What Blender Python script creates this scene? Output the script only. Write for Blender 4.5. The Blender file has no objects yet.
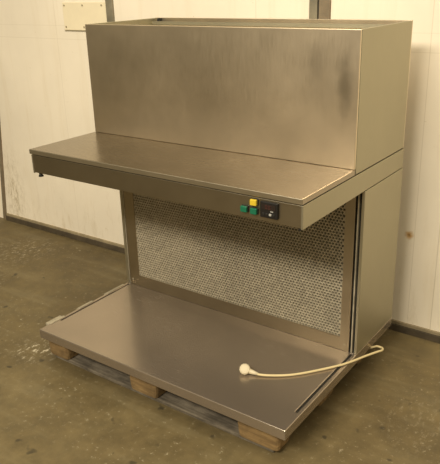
import bpy, bmesh, math, random
from mathutils import Vector, Matrix
random.seed(4)
S = bpy.context.scene
COL = S.collection
S.view_settings.view_transform = 'Standard'
S.view_settings.look = 'None'

# ------------------------------------------------------------- materials
def mat(name):
    m = bpy.data.materials.new(name); m.use_nodes = True
    return m, m.node_tree.nodes, m.node_tree.links, m.node_tree.nodes['Principled BSDF']

def N(ns, t, **k):
    n = ns.new(t)
    for a, v in k.items():
        if a.startswith('i_'): n.inputs[a[2:]].default_value = v
        else: setattr(n, a, v)
    return n

def noise(ns, ls, scale=(1, 1, 1), s=5.0, detail=3.0, rough=.5, loc=(0, 0, 0)):
    tc = N(ns, 'ShaderNodeTexCoord'); mp = N(ns, 'ShaderNodeMapping')
    mp.inputs['Scale'].default_value = scale; mp.inputs['Location'].default_value = loc
    n = N(ns, 'ShaderNodeTexNoise'); n.inputs['Scale'].default_value = s
    n.inputs['Detail'].default_value = detail; n.inputs['Roughness'].default_value = rough
    ls.new(tc.outputs['Object'], mp.inputs['Vector']); ls.new(mp.outputs[0], n.inputs['Vector'])
    return n.outputs['Fac']

def ramp(ns, ls, fac, stops):
    r = N(ns, 'ShaderNodeValToRGB'); e = r.color_ramp.elements
    e[0].position, e[0].color = stops[0][0], (*stops[0][1], 1)
    e[1].position, e[1].color = stops[-1][0], (*stops[-1][1], 1)
    for p, c in stops[1:-1]:
        x = e.new(p); x.color = (*c, 1)
    ls.new(fac, r.inputs['Fac']); return r.outputs['Color']

def mixc(ns, ls, f, a, b, mode='MIX'):
    m = N(ns, 'ShaderNodeMix', data_type='RGBA', blend_type=mode)
    for sock, v in ((m.inputs[0], f), (m.inputs[6], a), (m.inputs[7], b)):
        if hasattr(v, 'links') or hasattr(v, 'is_linked'): ls.new(v, sock)
        elif isinstance(v, (int, float)): sock.default_value = v
        else: sock.default_value = (*v, 1)
    return m.outputs[2]

def mth(ns, ls, op, a, b=0.0, clamp=False):
    m = N(ns, 'ShaderNodeMath', operation=op, use_clamp=clamp)
    for i, v in enumerate((a, b)):
        if isinstance(v, (int, float)): m.inputs[i].default_value = v
        else: ls.new(v, m.inputs[i])
    return m.outputs[0]

def steel(name, col=(.50, .46, .37), rough=.33, brush=(1, 1, 60), var=.12, metal=1.0):
    m, ns, ls, b = mat(name)
    b.inputs['Metallic'].default_value = metal
    big = noise(ns, ls, s=2.2, detail=4, rough=.6)
    c = ramp(ns, ls, big, [(.3, tuple(x*(1-var) for x in col)), (.7, tuple(min(1, x*(1+var)) for x in col))])
    ls.new(c, b.inputs['Base Color'])
    fine = noise(ns, ls, scale=brush, s=14, detail=3, rough=.6)
    r = mth(ns, ls, 'MULTIPLY_ADD', fine, .16)
    r.node.inputs[2].default_value = rough-.08
    r2 = mth(ns, ls, 'ADD', r, mth(ns, ls, 'MULTIPLY', mth(ns, ls, 'SUBTRACT', big, .5), .10))
    ls.new(r2, b.inputs['Roughness'])
    bp = N(ns, 'ShaderNodeBump'); bp.inputs['Strength'].default_value = .02; bp.inputs['Distance'].default_value = .001
    ls.new(fine, bp.inputs['Height']); ls.new(bp.outputs[0], b.inputs['Normal'])
    return m

def plain(name, col, rough=.5, metal=0.0, var=0.0, s=8):
    m, ns, ls, b = mat(name)
    b.inputs['Roughness'].default_value = rough; b.inputs['Metallic'].default_value = metal
    if var:
        f = noise(ns, ls, s=s, detail=5, rough=.65)
        ls.new(ramp(ns, ls, f, [(.3, tuple(x*(1-var) for x in col)), (.7, tuple(x*(1+var) for x in col))]), b.inputs['Base Color'])
    else:
        # tiny procedural variation keeps it node based
        f = noise(ns, ls, s=30)
        ls.new(ramp(ns, ls, f, [(.2, tuple(x*.94 for x in col)), (.8, tuple(min(1, x*1.04) for x in col))]), b.inputs['Base Color'])
    return m

M = {}
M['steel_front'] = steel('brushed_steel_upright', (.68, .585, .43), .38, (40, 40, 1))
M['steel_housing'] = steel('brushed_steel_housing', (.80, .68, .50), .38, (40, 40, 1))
def smudges(m, spots):
    ns, ls = m.node_tree.nodes, m.node_tree.links; b = ns['Principled BSDF']
    c = b.inputs['Base Color'].links[0].from_socket
    tc = N(ns, 'ShaderNodeTexCoord')
    for (x, z, rx, rz, amt) in spots:
        mp = N(ns, 'ShaderNodeMapping', vector_type='POINT')
        mp.inputs['Location'].default_value = (-x/rx, 0, -z/rz); mp.inputs['Scale'].default_value = (1/rx, 0, 1/rz)
        ls.new(tc.outputs['Object'], mp.inputs['Vector'])
        ln = N(ns, 'ShaderNodeVectorMath', operation='LENGTH'); ls.new(mp.outputs[0], ln.inputs[0])
        r = N(ns, 'ShaderNodeMapRange', interpolation_type='SMOOTHSTEP'); r.inputs['From Min'].default_value = 1; r.inputs['From Max'].default_value = 0
        r.inputs['To Max'].default_value = amt
        wob = mth(ns, ls, 'ADD', ln.outputs['Value'], mth(ns, ls, 'MULTIPLY', mth(ns, ls, 'SUBTRACT', noise(ns, ls, s=14, detail=4), .5), .9))
        ls.new(wob, r.inputs['Value'])
        c = mixc(ns, ls, r.outputs[0], c, (.26, .215, .15))
    ls.new(c, b.inputs['Base Color'])
smudges(M['steel_housing'], [(1.245, 1.19, .045, .15, .6), (1.13, 1.25, .05, .10, .3), (.72, 1.08, .25, .10, .12)])
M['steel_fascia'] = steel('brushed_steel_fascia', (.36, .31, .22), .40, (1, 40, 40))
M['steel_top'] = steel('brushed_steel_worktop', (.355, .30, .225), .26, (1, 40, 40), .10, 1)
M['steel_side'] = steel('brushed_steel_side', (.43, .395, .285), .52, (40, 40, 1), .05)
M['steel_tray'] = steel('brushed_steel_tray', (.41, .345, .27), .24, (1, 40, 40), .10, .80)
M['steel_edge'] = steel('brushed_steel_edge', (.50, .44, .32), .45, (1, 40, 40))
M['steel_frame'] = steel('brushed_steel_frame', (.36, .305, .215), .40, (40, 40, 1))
M['perf'] = steel('perforated_sheet', (.42, .37, .265), .5, (1, 1, 1), .12, .35)
def grain(m, s_, lo, hi):
    ns, ls = m.node_tree.nodes, m.node_tree.links; b = ns['Principled BSDF']
    c = b.inputs['Base Color'].links[0].from_socket
    g = noise(ns, ls, scale=(1, 1, .7), s=s_, detail=3, rough=.7, loc=(3, 3, 3))
    ls.new(mixc(ns, ls, 1.0, c, ramp(ns, ls, g, [(.36, (lo,)*3), (.64, (hi,)*3)]), 'MULTIPLY'), b.inputs['Base Color'])
grain(M['perf'], 95, .76, 1.16)
M['dark'] = plain('dark_recess', (.012, .011, .008), .7)
M['rubber'] = plain('black_rubber_seal', (.015, .014, .011), .5)
M['filter'] = plain('dark_backing', (.10, .082, .045), .9, 0, .3, 20)
M['alu'] = plain('dull_aluminium', (.42, .37, .26), .6, .4, .25, 30)
M['plastic_black'] = plain('black_plastic', (.012, .011, .010), .35)
M['display'] = plain('smoked_display', (.02, .014, .012), .12)
M['grey_mark'] = plain('grey_print', (.35, .34, .30), .5)
M['red_mark'] = plain('dim_red_digits', (.07, .02, .015), .4)
M['yellow'] = plain('yellow_button_plastic', (.60, .43, .03), .35)
M['green'] = plain('green_button_plastic', (.008, .12, .06), .35)
M['cream'] = plain('cream_cable_plastic', (.60, .49, .26), .5)
M['plug'] = plain('pale_plug_plastic', (.58, .50, .33), .5)

def wood(name, col, dark):
    m, ns, ls, b = mat(name)
    f = noise(ns, ls, scale=(1, 12, 12), s=6, detail=5, rough=.65)
    g = noise(ns, ls, s=9, detail=4, rough=.7, loc=(3, 1, 2))
    c = ramp(ns, ls, f, [(.3, dark), (.65, col)])
    c2 = mixc(ns, ls, ramp(ns, ls, g, [(.4, (0, 0, 0)), (.7, (.7, .7, .7))]), c, tuple(x*.5 for x in dark))
    ls.new(c2, b.inputs['Base Color']); b.inputs['Roughness'].default_value = .85
    bp = N(ns, 'ShaderNodeBump'); bp.inputs['Strength'].default_value = .5; bp.inputs['Distance'].default_value = .003
    ls.new(f, bp.inputs['Height']); ls.new(bp.outputs[0], b.inputs['Normal'])
    return m
M['wood'] = wood('pallet_wood', (.33, .215, .085), (.15, .09, .033))
M['wood_grey'] = wood('weathered_board', (.20, .16, .10), (.08, .062, .036))
M['wood_dark'] = wood('dirty_board', (.23, .19, .13), (.07, .055, .035))

# floor: worn olive painted concrete
def floor_mat():
    m, ns, ls, b = mat('worn_concrete_floor')
    a = noise(ns, ls, s=1.3, detail=6, rough=.62)
    c = ramp(ns, ls, a, [(.28, (.095, .068, .027)), (.5, (.13, .096, .040)), (.72, (.18, .138, .062))])
    d = noise(ns, ls, s=9, detail=8, rough=.7, loc=(5, 2, 0))
    c = mixc(ns, ls, .55, c, ramp(ns, ls, d, [(.3, (.45, .45, .45)), (.68, (1.25, 1.22, 1.15))]), 'MULTIPLY')
    # long faint worn streaks
    st = noise(ns, ls, scale=(.5, 3, 1), s=3.2, detail=5, rough=.6, loc=(1, 7, 0))
    c = mixc(ns, ls, ramp(ns, ls, st, [(.52, (0, 0, 0)), (.75, (.35, .35, .35))]), c, (.26, .215, .115))
    # pale paint flecks, gathered in patches
    fl = noise(ns, ls, s=42, detail=6, rough=.75)
    pa = noise(ns, ls, s=2.4, detail=3, rough=.5, loc=(2.3, 9.1, 0))
    fm = mth(ns, ls, 'MULTIPLY', ramp(ns, ls, fl, [(.585, (0, 0, 0)), (.66, (1, 1, 1))]),
             ramp(ns, ls, pa, [(.42, (.06, .06, .06)), (.66, (.65, .65, .65))]))
    c = mixc(ns, ls, fm, c, (.46, .40, .26))
    # chalky scrape beside the pallet corner and another towards the wall
    tc = N(ns, 'ShaderNodeTexCoord')
    for (px, py, r, amt) in ((-.14, .08, .15, 1.0), (-1.15, .30, .32, .55), (-1.25, .86, .3, .45), (-.05, -.52, .13, .8), (1.62, .55, .25, .15)):
        dd = N(ns, 'ShaderNodeVectorMath', operation='DISTANCE'); dd.inputs[1].default_value = (px, py, 0)
        ls.new(tc.outputs['Object'], dd.inputs[0])
        near = N(ns, 'ShaderNodeMapRange'); near.inputs['From Min'].default_value = r; near.inputs['From Max'].default_value = r*.2
        near.inputs['To Max'].default_value = amt
        ls.new(dd.outputs['Value'], near.inputs['Value'])
        f2 = noise(ns, ls, scale=(1.8, 1, 1), s=26, detail=6, rough=.75, loc=(px, py, 0))
        mk = mth(ns, ls, 'MULTIPLY', near.outputs[0], ramp(ns, ls, f2, [(.53, (0, 0, 0)), (.62, (1, 1, 1))]))
        c = mixc(ns, ls, mk, c, (.56, .49, .34))
    # dark oil dots
    od = noise(ns, ls, s=13, detail=2, rough=.4, loc=(4, 4, 0))
    c = mixc(ns, ls, ramp(ns, ls, od, [(.70, (0, 0, 0)), (.75, (.7, .7, .7))]), c, (.03, .024, .012))
    ls.new(c, b.inputs['Base Color'])
    g = noise(ns, ls, s=70, detail=6, rough=.7, loc=(1, 1, 4))
    c = mixc(ns, ls, .6, c, ramp(ns, ls, g, [(.3, (.62, .62, .62)), (.7, (1.36, 1.34, 1.30))]), 'MULTIPLY')
    ls.new(mth(ns, ls, 'ADD', mth(ns, ls, 'MULTIPLY', d, .35), .42), b.inputs['Roughness'])
    bp = N(ns, 'ShaderNodeBump'); bp.inputs['Strength'].default_value = .35; bp.inputs['Distance'].default_value = .004
    ls.new(d, bp.inputs['Height']); ls.new(bp.outputs[0], b.inputs['Normal'])
    return m
M['floor'] = floor_mat()

def wall_mat(name, base=(.82, .735, .575)):
    m, ns, ls, b = mat(name)
    a = noise(ns, ls, s=1.1, detail=5, rough=.6)
    lo = tuple(x*.90 for x in base); hi = tuple(min(1, x*1.06) for x in base)
    c = ramp(ns, ls, a, [(.3, lo), (.7, hi)])
    v = noise(ns, ls, scale=(9, 9, .7), s=2.0, detail=6, rough=.65)
    c = mixc(ns, ls, ramp(ns, ls, v, [(.54, (0, 0, 0)), (.76, (.22, .22, .22))]), c, (.62, .50, .30))
    # dirt gathered low on the wall: short vertical runs
    tc = N(ns, 'ShaderNodeTexCoord'); sp = N(ns, 'ShaderNodeSeparateXYZ'); ls.new(tc.outputs['Object'], sp.inputs[0])
    low = N(ns, 'ShaderNodeMapRange'); low.inputs['From Min'].default_value = .85; low.inputs['From Max'].default_value = 0
    ls.new(sp.outputs['Z'], low.inputs['Value'])
    s2 = noise(ns, ls, scale=(9, 9, 2.0), s=2.2, detail=8, rough=.75, loc=(2, 0, 5))
    mk = mth(ns, ls, 'MULTIPLY', low.outputs[0], ramp(ns, ls, s2, [(.54, (0, 0, 0)), (.74, (.5, .5, .5))]))
    c = mixc(ns, ls, mk, c, (.46, .35, .18))
    sx = noise(ns, ls, scale=(3, 3, 9), s=7, detail=5, rough=.7, loc=(7, 0, 1))
    c = mixc(ns, ls, ramp(ns, ls, sx, [(.68, (0, 0, 0)), (.73, (.5, .5, .5))]), c, (.40, .30, .15))
    # scuffed zone near the panel joint on the left
    def band(sock, x0, w):
        d = mth(ns, ls, 'ABSOLUTE', mth(ns, ls, 'SUBTRACT', sock, x0))
        r = N(ns, 'ShaderNodeMapRange'); r.inputs['From Min'].default_value = w; r.inputs['From Max'].default_value = 0
        ls.new(d, r.inputs['Value']); return r.outputs[0]
    s3 = noise(ns, ls, scale=(7, 7, 3.0), s=5, detail=8, rough=.8, loc=(1, 0, 3))
    zb = band(sp.outputs['Z'], .22, .45)
    mk = mth(ns, ls, 'MULTIPLY', mth(ns, ls, 'MULTIPLY', band(sp.outputs['X'], -1.74, .16), zb),
             ramp(ns, ls, s3, [(.46, (0, 0, 0)), (.62, (.9, .9, .9))]))
    c = mixc(ns, ls, mk, c, (.33, .25, .12))
    # hairline sheet joints
    for x0, w, amt in ((-1.06, .003, .25), (1.30, .003, .35), (1.415, .0035, .5), (.42, .004, .25)):
        bb = band(sp.outputs['X'], x0, w)
        c = mixc(ns, ls, mth(ns, ls, 'MULTIPLY', bb, amt), c, (.36, .28, .15))
    for z0, w, amt in ((1.44, .003, .18), (1.36, .003, .22)):
        bb = band(sp.outputs['Z'], z0, w)
        c = mixc(ns, ls, mth(ns, ls, 'MULTIPLY', bb, amt), c, (.40, .32, .18))
    # rusty fixing hole
    dd = N(ns, 'ShaderNodeVectorMath', operation='DISTANCE'); dd.inputs[1].default_value = (1.275, 0, .52)
    cx = N(ns, 'ShaderNodeCombineXYZ'); ls.new(sp.outputs['X'], cx.inputs[0]); ls.new(sp.outputs['Z'], cx.inputs[2])
    ls.new(cx.outputs[0], dd.inputs[0])
    jit = mth(ns, ls, 'ADD', dd.outputs['Value'], mth(ns, ls, 'MULTIPLY', noise(ns, ls, s=60), .02))
    c = mixc(ns, ls, ramp(ns, ls, jit, [(.018, (.9, .9, .9)), (.036, (0, 0, 0))]), c, (.48, .26, .05))
    c = mixc(ns, ls, ramp(ns, ls, jit, [(.010, (.9, .9, .9)), (.018, (0, 0, 0))]), c, (.10, .05, .015))
    ls.new(c, b.inputs['Base Color']); b.inputs['Roughness'].default_value = .6
    return m
M['wall'] = wall_mat('scuffed_cream_wall')
M['wall_low'] = plain('greyed_cream_paint', (.66, .59, .38), .55, 0, .06, 6)
M['baseboard'] = plain('shaded_baseboard', (.065, .048, .026), .7, 0, .35, 12)  # dark brown, with the shadow beneath the baseboard painted into the colour
M['baseboard_lip'] = plain('baseboard_lip', (.27, .215, .125), .7, 0, .3, 12)
M['post'] = plain('grey_painted_post', (.20, .175, .115), .55, .1, .3, 10)
M['post_brown'] = plain('brown_post', (.20, .155, .095), .6, .1, .25, 10)
M['plate'] = plain('cream_plate', (.80, .70, .48), .5, 0, .05, 6)
M['rivet'] = plain('rivet_grey', (.40, .34, .22), .5, .3)

# ------------------------------------------------------------- geometry
def box(bm, a, b, mi=0):
    r = bmesh.ops.create_cube(bm, size=1)
    for v in r['verts']:
        v.co = Vector(((a[i]+b[i])/2 + v.co[i]*(b[i]-a[i]) for i in range(3)))
    for f in {f for v in r['verts'] for f in v.link_faces}: f.material_index = mi
    return r['verts']

def cyl(bm, p, axis, r, h, seg=20, r2=None, mi=0):
    res = bmesh.ops.create_cone(bm, cap_ends=True, segments=seg, radius1=r, radius2=r if r2 is None else r2, depth=h)
    q = Vector((0, 0, 1)).rotation_difference(Vector(axis))
    for v in res['verts']: v.co = q @ v.co + Vector(p)
    for f in {f for v in res['verts'] for f in v.link_faces}: f.material_index = mi
    return res['verts']

def obj(name, bm, mats, parent=None, bevel=0.0, smooth=False, seg=2):
    me = bpy.data.meshes.new(name); bm.normal_update(); bm.to_mesh(me); bm.free()
    o = bpy.data.objects.new(name, me); COL.objects.link(o)
    for m in (mats if isinstance(mats, (list, tuple)) else [mats]): me.materials.append(m)
    if parent: o.parent = parent
    if smooth:
        for p in me.polygons: p.use_smooth = True
    if bevel:
        md = o.modifiers.new('bevel', 'BEVEL'); md.width = bevel; md.segments = seg; md.limit_method = 'ANGLE'
        md.angle_limit = math.radians(40)
    return o

def thing(name, label, cat, loc=(0, 0, 0), group=None):
    o = bpy.data.objects.new(name, None); COL.objects.link(o); o.location = loc
    o.empty_display_size = .1
    o['label'] = label; o['category'] = cat
    if group: o['group'] = group
    return o

def struct(name, bm, m, bevel=0.0):
    o = obj(name, bm, m, None, bevel); o['kind'] = 'structure'; return o

def tube(bm, pts, r, seg=12, caps=True):
    pts = [Vector(p) for p in pts]; rings = []; up = Vector((0, 0, 1)); prev = None
    for i, p in enumerate(pts):
        t = (pts[min(i+1, len(pts)-1)] - pts[max(i-1, 0)]).normalized()
        n = t.cross(up) if prev is None else prev - t*prev.dot(t)
        if n.length < 1e-5: n = t.orthogonal()
        n.normalize(); prev = n; b = t.cross(n)
        rr = r(i/(len(pts)-1)) if callable(r) else r
        rings.append([bm.verts.new(p + (n*math.cos(a)+b*math.sin(a))*rr) for a in [2*math.pi*k/seg for k in range(seg)]])
    for A, B in zip(rings, rings[1:]):
        for k in range(seg): bm.faces.new((A[k], A[(k+1) % seg], B[(k+1) % seg], B[k]))
    if caps:
        bm.faces.new(rings[0][::-1]); bm.faces.new(rings[-1])

def spline(P, n=12):
    P = [Vector(p) for p in P]; out = []
    Q = [P[0]*2-P[1]] + P + [P[-1]*2-P[-2]]
    for i in range(1, len(Q)-2):
        for k in range(n):
            t = k/n; a, b, c, d = Q[i-1:i+3]
            out.append(.5*((2*b)+(c-a)*t+(2*a-5*b+4*c-d)*t*t+(-a+3*b-3*c+d)*t**3))
    return out + [P[-1]]

# ------------------------------------------------------------- setting
YW = 1.2005
bm = bmesh.new(); box(bm, (-4.5, -6, -.12), (5, YW+.12, 0)); struct('floor', bm, M['floor'])
bm = bmesh.new(); box(bm, (-4.5, YW, 0), (5, YW+.12, 3.4)); o = struct('wall_back', bm, M['wall'])
# baseboard: two-step kerb
bm = bmesh.new()
box(bm, (-1.86, YW-.018, 0), (5, YW, .036), 0)
box(bm, (-1.86, YW-.012, .036), (5, YW, .054), 1)
o = struct('baseboard_back', bm, [M['baseboard'], M['baseboard_lip']], .002)
# narrow steel posts on the wall behind the cabinet
def post(name, x0, x1, m, z0=0.05, z1=3.4, t=.014):
    bm = bmesh.new(); box(bm, (x0, YW-t, z0), (x1, YW, z1)); return struct(name, bm, m, .002)
post('trim_1', -.598, -.545, M['post'])
post('trim_2', .722, .764, M['post'])
post('trim_3', .772, .828, M['post_brown'])
bm = bmesh.new(); box(bm, (.764, YW-.004, .05), (.772, YW, 3.4)); struct('trim_4', bm, M['dark'])
# leaning joint strip on the left
bm = bmesh.new()
vs = box(bm, (-1.905, YW-.010, 0), (-1.872, YW, 3.4))
for v in vs: v.co.x += .13*v.co.z
struct('trim_5', bm, M['post_brown'])
# riveted plate
pl = thing('patch_plate', 'cream riveted metal plate on the wall above left of the steel cabinet', 'plate', (-.79, YW-.003, 1.50))
bm = bmesh.new(); box(bm, (-.185, -.0015, -.084), (.185, .003, .075)); obj('plate_sheet', bm, M['plate'], pl, .001)
bm = bmesh.new(); box(bm, (-.185, -.003, -.090), (.185, .003, -.084)); obj('bottom_edge', bm, M['rivet'], pl)
for x in (-.168, -.01, .15):
    for z in (-.066, .058):
        bm = bmesh.new(); cyl(bm, (x, -.003, z), (0, 1, 0), .0055, .004, 10); obj('rivet', bm, M['rivet'], pl)

# ------------------------------------------------------------- pallet
PX, PY = -.045, .060
PL = 1.285
pal = thing('wooden_pallet', 'wooden pallet with stained rounded blocks, lying on the floor under the steel cabinet', 'pallet', (PX, PY, 0))
def wblock(name, a, b, m, bev=.004, cut=0):
    bm = bmesh.new(); vs = box(bm, a, b)
    if cut:
        bmesh.ops.bevel(bm, geom=[e for e in bm.edges if abs(e.verts[0].co.z-e.verts[1].co.z) > .02], offset=cut, segments=4, affect='EDGES', profile=.6)
        bmesh.ops.subdivide_edges(bm, edges=[e for e in bm.edges if abs(e.verts[0].co.z-e.verts[1].co.z) > .02], cuts=3)
        cxm, cym = (a[0]+b[0])/2, (a[1]+b[1])/2
        for v in bm.verts:
            t = (v.co.z-a[2])/(b[2]-a[2]); k = 1-.07*(1-t)**2+random.uniform(-.006, .006)
            v.co.x = cxm+(v.co.x-cxm)*k; v.co.y = cym+(v.co.y-cym)*k
    return obj(name, bm, m, pal, bev)
for y0, w in ((0, .10), (.3275, .145), (.70, .10)):
    wblock('bottom_board', (.03, y0+.012, 0), (PL-.03, y0+w, .018), M['wood_dark'])
    for x0, x1 in ((0, .135), (.525, .685), (1.092, PL)):
        wblock('block', (x0, y0, .018), (x1, y0+w, .098), M['wood'], .006, .022)
for x0, x1 in ((0, .135), (.53, .68), (1.10, PL)):
    wblock('stringer_board', (x0, .01, .098), (x1, .8, .119), M['wood_grey'])
for y0, w in ((0, .145), (.1875, .10), (.3275, .145), (.5125, .10), (.655, .145)):
    wblock('deck_board', (0, y0+.01, .119), (PL, y0+w, .1435), M['wood_grey'])

# ------------------------------------------------------------- cabinet
unit = thing('steel_cabinet', 'large stainless steel extraction cabinet with shelf hood and perforated back standing on the pallet', 'cabinet', (0, 0, .144))
def part(name, bm, m, bevel=0.0, parent=unit, **k):
    # geometry is written in world metres; shift it under the cabinet root
    for v in bm.verts: v.co.z -= .144
    return obj(name, bm, m, parent, bevel, **k)

Z1, YC, D, W = .189, .5908, .9775, 1.30
YF, Z2, Z3, Z4 = .1055, .9131, 1.0163, 1.5058
XL, XR, YB = -.034, 1.2965, .489

# tray with a running groove near each side (built from strips, groove is real)
gl, gr = (.003, .011), (1.274, 1.284)
bm = bmesh.new()
L = -.012
def slab(x0, y0, x1, y1, z0=.144+.001, z1=Z1): box(bm, (x0, y0, z0), (x1, y1, z1))
xs = [L, gl[0], gl[1], gr[0], gr[1], W]; ys = [0, .115, YC, D]
top = {}
def tv(x, y, z):
    k = (round(x, 5), round(y, 5), round(z, 5))
    if k not in top: top[k] = bm.verts.new((x, y, z))
    return top[k]
zb, zg = .145, Z1-.012
for i in range(5):
    for j in range(3):
        g = i in (1, 3) and j == 1
        z = zg if g else Z1
        a, b, c, d = xs[i], ys[j], xs[i+1], ys[j+1]
        bm.faces.new([tv(a, b, z), tv(c, b, z), tv(c, d, z), tv(a, d, z)])
        bm.faces.new([tv(a, d, zb), tv(c, d, zb), tv(c, b, zb), tv(a, b, zb)])
        if g:
            f = [bm.faces.new([tv(a, b, Z1), tv(c, b, Z1), tv(c, b, zg), tv(a, b, zg)]),
                 bm.faces.new([tv(c, d, Z1), tv(a, d, Z1), tv(a, d, zg), tv(c, d, zg)]),
                 bm.faces.new([tv(a, d, Z1), tv(a, b, Z1), tv(a, b, zg), tv(a, d, zg)]),
                 bm.faces.new([tv(c, b, Z1), tv(c, d, Z1), tv(c, d, zg), tv(c, b, zg)])]
for j in range(3):
    bm.faces.new([tv(L, ys[j+1], zb), tv(L, ys[j], zb), tv(L, ys[j], Z1), tv(L, ys[j+1], Z1)])
    bm.faces.new([tv(W, ys[j], zb), tv(W, ys[j+1], zb), tv(W, ys[j+1], Z1), tv(W, ys[j], Z1)])
for i in range(5):
    bm.faces.new([tv(xs[i], 0, zb), tv(xs[i+1], 0, zb), tv(xs[i+1], 0, Z1), tv(xs[i], 0, Z1)])
    bm.faces.new([tv(xs[i+1], D, zb), tv(xs[i], D, zb), tv(xs[i], D, Z1), tv(xs[i+1], D, Z1)])
bmesh.ops.recalc_face_normals(bm, faces=bm.faces)
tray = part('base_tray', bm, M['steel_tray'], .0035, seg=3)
def sub(name, bm, m, parent, bevel=0.0, **k):
    for v in bm.verts: v.co.z -= .144
    return obj(name, bm, m, parent, bevel, **k)
for g, nm in ((gl, 'l'), (gr, 'r')):
    bm = bmesh.new(); box(bm, (g[0]+.0012, .118, zg), (g[1]-.0012, YC-.003, zg+.006)); sub('groove_seal', bm, M['rubber'], tray)
# worn pale clips along the left edge
for y0, y1, w in ((.062, .150, .030), (.24, .335, .012), (.43, .56, .015)):
    bm = bmesh.new()
    box(bm, (L-w, y0, Z1-.018), (L+.002, y1, Z1-.004)); box(bm, (L-.004, y0, Z1-.006), (L+.010, y1, Z1+.003))
    sub('edge_clip', bm, M['alu'], tray, .002)

# side panels of the lower cabinet
def side(x0, x1):
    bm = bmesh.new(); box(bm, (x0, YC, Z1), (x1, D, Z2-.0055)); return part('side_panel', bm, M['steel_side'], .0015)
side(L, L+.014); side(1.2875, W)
bm = bmesh.new(); box(bm, (L+.014, D-.012, Z1), (1.2875, D, Z2)); part('rear_panel', bm, M['steel_side'])
# vertical slide channels beside the perforated frame
for x0, x1 in ((.002, .016), (1.2635, 1.2875)):
    bm = bmesh.new(); box(bm, (x0, YC+.012, Z1), (x1, YC+.020, Z2)); ch = part('slide_channel', bm, M['dark'])
    mid = (x0+x1)/2
    bm = bmesh.new(); box(bm, (mid-.0035, YC+.001, Z1+.002), (mid+.0015, YC+.012, Z2)); sub('channel_rib', bm, M['alu'], ch)

# perforated panel: frame + punched sheet
fx0, fx1, fz0, fz1 = .016, 1.2635, Z1+.001, Z2+.02
hx0, hx1, hz0, hz1 = .078, 1.222, .250, Z2+.0
bm = bmesh.new()
def pframe(yf, yb_):
    box(bm, (fx0, yf, fz0), (hx0, yb_, fz1)); box(bm, (hx1, yf, fz0), (fx1, yb_, fz1))
    box(bm, (hx0, yf, fz0), (hx1, yb_, hz0)); box(bm, (hx0, yf, hz1), (hx1, yb_, fz1))
pframe(YC, YC+.010)
frame = part('panel_frame', bm, M['steel_frame'], .0)
for x, z in ((1.245, .222), (.034, .222)):
    bm = bmesh.new(); cyl(bm, (x, YC-.001, z), (0, 1, 0), .005, .003, 12); sub('screw', bm, M['alu'], frame)
nx, nz = 80, 52
cw, chh = (hx1-hx0)/nx, (hz1-hz0)/nz
V, F = [], []
def hole_cell(cx, cz, w0, w1, h):
    # one staggered cell: rectangular rim with an eight sided punched hole
    b0 = len(V); y = 0
    outer = [(w0, -h), (0, -h), (w1, -h), (w1, 0), (w1, h), (0, h), (w0, h), (w0, 0)]
    rr = .0058
    for (x, z) in outer: V.append((cx+x, YC+.004, cz+z-.144))
    for k in range(8):
        a = math.radians(-135+45*k); V.append((cx+rr*math.cos(a)*1.0, YC+.0028, cz+rr*math.sin(a)*.88-.144))
    for k in range(8):
        a = math.radians(-135+45*k); V.append((cx+rr*math.cos(a)*.8, YC+.0085, cz+rr*math.sin(a)*.72-.144))
    for k in range(8):
        F.append((b0+k, b0+(k+1) % 8, b0+8+(k+1) % 8, b0+8+k))
        F.append((b0+8+k, b0+8+(k+1) % 8, b0+16+(k+1) % 8, b0+16+k))
for j in range(nz):
    cz = hz0+(j+.5)*chh
    off = 0 if j % 2 == 0 else cw/2
    n = nx if j % 2 == 0 else nx-1
    for i in range(n):
        cx = hx0+(i+.5)*cw+off
        w0 = -cw/2; w1 = cw/2
        if j % 2 and i == 0: w0 = -cw
        if j % 2 and i == n-1: w1 = cw
        hole_cell(cx, cz, w0, w1, chh/2)
me = bpy.data.meshes.new('perforated_sheet'); me.from_pydata(V, [], F); me.materials.append(M['perf'])
ps = bpy.data.objects.new('perforated_sheet', me); COL.objects.link(ps); ps.parent = unit
bm = bmesh.new(); box(bm, (hx0-.01, YC+.014, hz0-.01), (hx1+.01, YC+.018, Z2)); part('filter_backing', bm, M['filter'])

# hood: hollow canopy over the work area
bm = bmesh.new()
t = .012
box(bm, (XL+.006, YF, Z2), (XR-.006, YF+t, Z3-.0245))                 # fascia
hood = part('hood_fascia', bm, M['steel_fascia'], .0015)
def prism_side(x0, x1):
    bm = bmesh.new(); box(bm, (x0, YF-.001, Z2-.003), (x1, D, Z3-.0240)); return part('hood_side', bm, M['steel_side'], .001)
prism_side(XL, XL+.006); prism_side(XR-.006, XR+.0015)
bm = bmesh.new(); box(bm, (XL+.006, YF+t, Z2+.012), (XR-.006, D, Z2+.018)); part('hood_underside', bm, M['steel_front'])
bm = bmesh.new(); box(bm, (XL+.006, D-.010, Z2+.018), (XR-.006, D, Z3-.0245)); part('hood_rear', bm, M['steel_side'])
bm = bmesh.new(); box(bm, (XL+.010, YF+.006, Z3-.0255), (XR-.004, D-.004, Z3-.0185)); part('shadow_gap', bm, M['dark'])
bm = bmesh.new(); box(bm, (XL-.004, YF-.006, Z3-.0205), (XR+.001, YB+.004, Z3)); bm.normal_update()
for f in bm.faces:
    if f.normal.y < -.9: f.material_index = 1
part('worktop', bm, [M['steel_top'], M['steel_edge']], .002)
# small foot under the hood's left end
bm = bmesh.new(); cyl(bm, (XL+.035, YF+.010, Z2-.006), (0, 0, 1), .008, .014, 14); cyl(bm, (XL+.035, YF+.010, Z2-.014), (0, 0, 1), .011, .005, 14)
part('hood_foot', bm, M['rubber'])
bm = bmesh.new(); cyl(bm, (XR-.014, YF+.008, Z2-.004), (0, 0, 1), .005, .010, 12); part('hood_foot', bm, M['rubber'])

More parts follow.
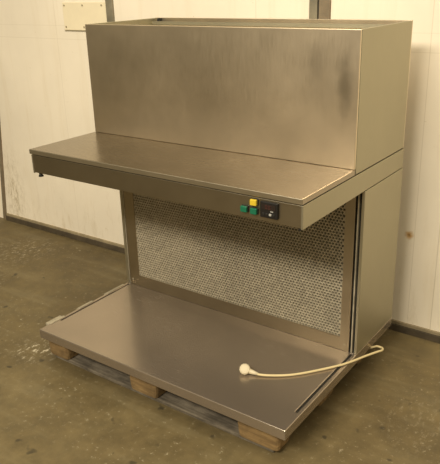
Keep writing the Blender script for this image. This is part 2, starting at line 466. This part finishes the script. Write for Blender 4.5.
# upper box: open topped steel housing
bm = bmesh.new(); th = .010
zb0 = Z3+.0003
box(bm, (XL, YB, zb0), (XR, YB+th, Z4))
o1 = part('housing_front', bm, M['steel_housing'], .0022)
for x0, x1 in ((XL, XL+th), (XR-th, XR+.0015)):
    bm = bmesh.new(); box(bm, (x0, YB+th, Z3-.0195), (x1, D-th, Z4-.0005)); part('housing_side', bm, M['steel_side'], .0015)
bm = bmesh.new(); box(bm, (XL, D-th, Z3-.0195), (XR, D, Z4+.001)); part('housing_back', bm, M['steel_front'], .0012)
bm = bmesh.new(); box(bm, (XL+th, YB+th, Z4-.10), (XR-th, D-th, Z4-.094)); part('housing_floor', bm, M['steel_side'])
bm = bmesh.new()
box(bm, (XL+th, D-.045, Z4-.030), (XR-th, D-th, Z4-.026)); box(bm, (XL+th, D-.045, Z4-.026), (XR-th, D-.042, Z4-.014))
part('inner_rail', bm, M['steel_side'])
bm = bmesh.new(); box(bm, (XL+.03, D-.030, Z4-.022), (XL+.045, D-.012, Z4-.001)); part('corner_bracket', bm, M['dark'])

# controls on the fascia
def button(x, z, m, lab):
    bm = bmesh.new(); box(bm, (x-.0140, YF-.005, z-.0120), (x+.0140, YF+.001, z+.0120))
    bz = part('push_button', bm, M['plastic_black'], .0015); bz['label'] = lab
    bm = bmesh.new(); box(bm, (x-.0125, YF-.015, z-.0105), (x+.0125, YF-.004, z+.0105))
    sub('button_cap', bm, m, bz, .0025, seg=3)
button(1.076, .9455, M['green'], 'green push button, left of the two green ones')
button(1.115, .9445, M['green'], 'green push button below the yellow one')
button(1.115, .9755, M['yellow'], 'yellow push button')
cx, cz = 1.174, .9575
bm = bmesh.new(); box(bm, (cx-.034, YF-.010, cz-.028), (cx+.034, YF+.001, cz+.028))
ctl = part('controller', bm, M['plastic_black'], .003, seg=3); ctl['label'] = 'black square digital controller'
bm = bmesh.new(); box(bm, (cx-.027, YF-.0112, cz+.001), (cx+.027, YF-.0095, cz+.021)); sub('display', bm, M['display'], ctl, .001)
bm = bmesh.new()
for dx in (-.008, .004):   # two unlit-looking digit outlines
    for (a, b_, c, d) in ((-.003, .016, .003, .0172), (-.003, .0105, .003, .0117), (-.003, .005, .003, .0062),
                          (-.0042, .0105, -.003, .0172), (.003, .0105, .0042, .0172), (-.0042, .005, -.003, .0117), (.003, .005, .0042, .0117)):
        box(bm, (cx+dx+a, YF-.0118, cz+b_), (cx+dx+c, YF-.0110, cz+d))
sub('digits', bm, M['red_mark'], ctl)
for k, dx in enumerate((-.019, -.006, .007, .020)):
    bm = bmesh.new(); box(bm, (cx+dx-.0045, YF-.0125, cz-.018), (cx+dx+.0045, YF-.0095, cz-.010))
    sub('key', bm, M['grey_mark'] if k == 2 else M['rubber'], ctl, .001)
bm = bmesh.new(); box(bm, (cx+.008, YF-.0115, cz-.004), (cx+.018, YF-.0095, cz-.001)); sub('indicator', bm, M['grey_mark'], ctl)

# ------------------------------------------------------------- power cable
R = .0048
cab = thing('power_cable', 'cream power cable with angled plug lying across the steel tray and over its right edge', 'cable', (0, 0, 0))
zt = Z1+R+.0006
pts = [(1.022, .232, zt+.005), (1.045, .237, zt+.002), (1.085, .258, zt+.001), (1.139, .298, zt), (1.18, .340, zt), (1.225, .397, zt), (1.262, .448, zt), (1.292, .492, zt+.001),
       (1.313, .540, zt-.001), (1.335, .605, zt-.006), (1.356, .670, zt-.014), (1.364, .712, zt-.024), (1.352, .742, zt-.032), (1.325, .752, zt-.038), (1.306, .752, zt-.048), (1.288, .752, zt-.058), (1.268, .75, zt-.060)]
bm = bmesh.new(); tube(bm, spline(pts, 8), R, 12); obj('cord', bm, M['cream'], cab, smooth=True)
# angled plug resting on its pins and lower rim, round back turned up and outward
ax = Vector((.45, -.62, .64)).normalized(); pr = .0215
pg = Vector((.983, .222, Z1+.0185))
out = Vector((1.022, .232, zt+.005))-pg
dirv = (out-ax*out.dot(ax)).normalized(); side_d = ax.cross(dirv).normalized()
bm = bmesh.new()
cyl(bm, pg+ax*.000, ax, pr, .016, 32); cyl(bm, pg+ax*.0105, ax, pr, .005, 32, r2=pr*.80)
plug = obj('plug_body', bm, M['plug'], cab, .0012)
bm = bmesh.new(); cyl(bm, pg+ax*.0135, ax, pr*.55, .0016, 24); obj('plug_back_disc', bm, M['plug'], plug, .0006)
bm = bmesh.new()
for k in range(9):      # grip ribs round the rim
    a = math.radians(70+k*27); q = dirv*math.cos(a)+side_d*math.sin(a)
    cyl(bm, pg+q*pr, ax, .0016, .014, 8)
obj('grip_ribs', bm, M['plug'], plug)
bm = bmesh.new()
tube(bm, [pg+dirv*.012, pg+dirv*.024, pg+dirv*.024*.3+out*.72, pg+out*1.0, Vector((1.036, .235, zt+.0035))], lambda u: (.0115-.0052*u), 16)
obj('plug_boot', bm, M['plug'], plug, smooth=True)
for s_ in (-1, 1):
    bm = bmesh.new(); c0 = pg+side_d*s_*.0095-ax*.008
    cyl(bm, c0-ax*.008, ax, .0024, .018, 12); obj('pin', bm, M['alu'], plug)

# ------------------------------------------------------------- light
w = bpy.data.worlds.new('hall'); S.world = w; w.use_nodes = True
ns, ls = w.node_tree.nodes, w.node_tree.links
bg = ns['Background']
tc = N(ns, 'ShaderNodeTexCoord'); sp = N(ns, 'ShaderNodeSeparateXYZ'); ls.new(tc.outputs['Generated'], sp.inputs[0])
c = ramp(ns, ls, mth(ns, ls, 'MULTIPLY_ADD', sp.outputs['Z'], .5), [(.0, (.05, .04, .02)), (.47, (.16, .125, .065)), (.58, (.42, .35, .22)), (1, (.62, .53, .35))])
for nd in ns:
    if nd.type == 'MATH': nd.inputs[2].default_value = .5
# the hall is dimmer to the left and brighter, more neutral, to the right and front
az = mth(ns, ls, 'MULTIPLY_ADD', sp.outputs['X'], .5); az.node.inputs[2].default_value = .5
c = mixc(ns, ls, 1.0, c, ramp(ns, ls, az, [(.10, (.70, .70, .68)), (.75, (1.25, 1.27, 1.36))]), 'MULTIPLY')
ls.new(c, bg.inputs['Color']); bg.inputs['Strength'].default_value = WORLD = .80

def area(name, loc, target, sx, sy, power, col):
    l = bpy.data.lights.new(name, 'AREA'); l.shape = 'RECTANGLE'; l.size = sx; l.size_y = sy; l.energy = power; l.color = col
    o = bpy.data.objects.new(name, l); COL.objects.link(o); o.location = loc
    o.rotation_euler = (Vector(target)-Vector(loc)).to_track_quat('-Z', 'Y').to_euler(); return o
area('ceiling_lamp_front', (1.0, -4.2, 4.25), (.6, .8, .7), 2.8, .7, 330, (1, .915, .78))
area('overhead_fill', (2.1, -1.2, 4.2), (1.3, .8, .2), 4, 1.5, 100, (1, .90, .72))  # unseen fill light added overhead, set to the right to brighten the wall

# ------------------------------------------------------------- camera
cx_, cy_, cz_, yaw, pit, rol, f = 2.235, -1.6219, 1.6688, -.6297, .3652, -.0289, 646.3
cam = bpy.data.cameras.new('camera'); co = bpy.data.objects.new('camera', cam); COL.objects.link(co); S.camera = co
fw = Vector((math.sin(yaw)*math.cos(pit), math.cos(yaw)*math.cos(pit), -math.sin(pit)))
r = Vector((math.cos(yaw), -math.sin(yaw), 0)); u = r.cross(fw)
r2 = r*math.cos(rol)+u*math.sin(rol); u2 = -r*math.sin(rol)+u*math.cos(rol)
mt = Matrix((r2, u2, -fw)).transposed().to_4x4(); mt.translation = (cx_, cy_, cz_)
co.matrix_world = mt
cam.sensor_fit = 'HORIZONTAL'; cam.sensor_width = 36; cam.lens = f/440*36
cam.shift_x = -2.4/440; cam.shift_y = -3.53/440
cam.clip_start = .05
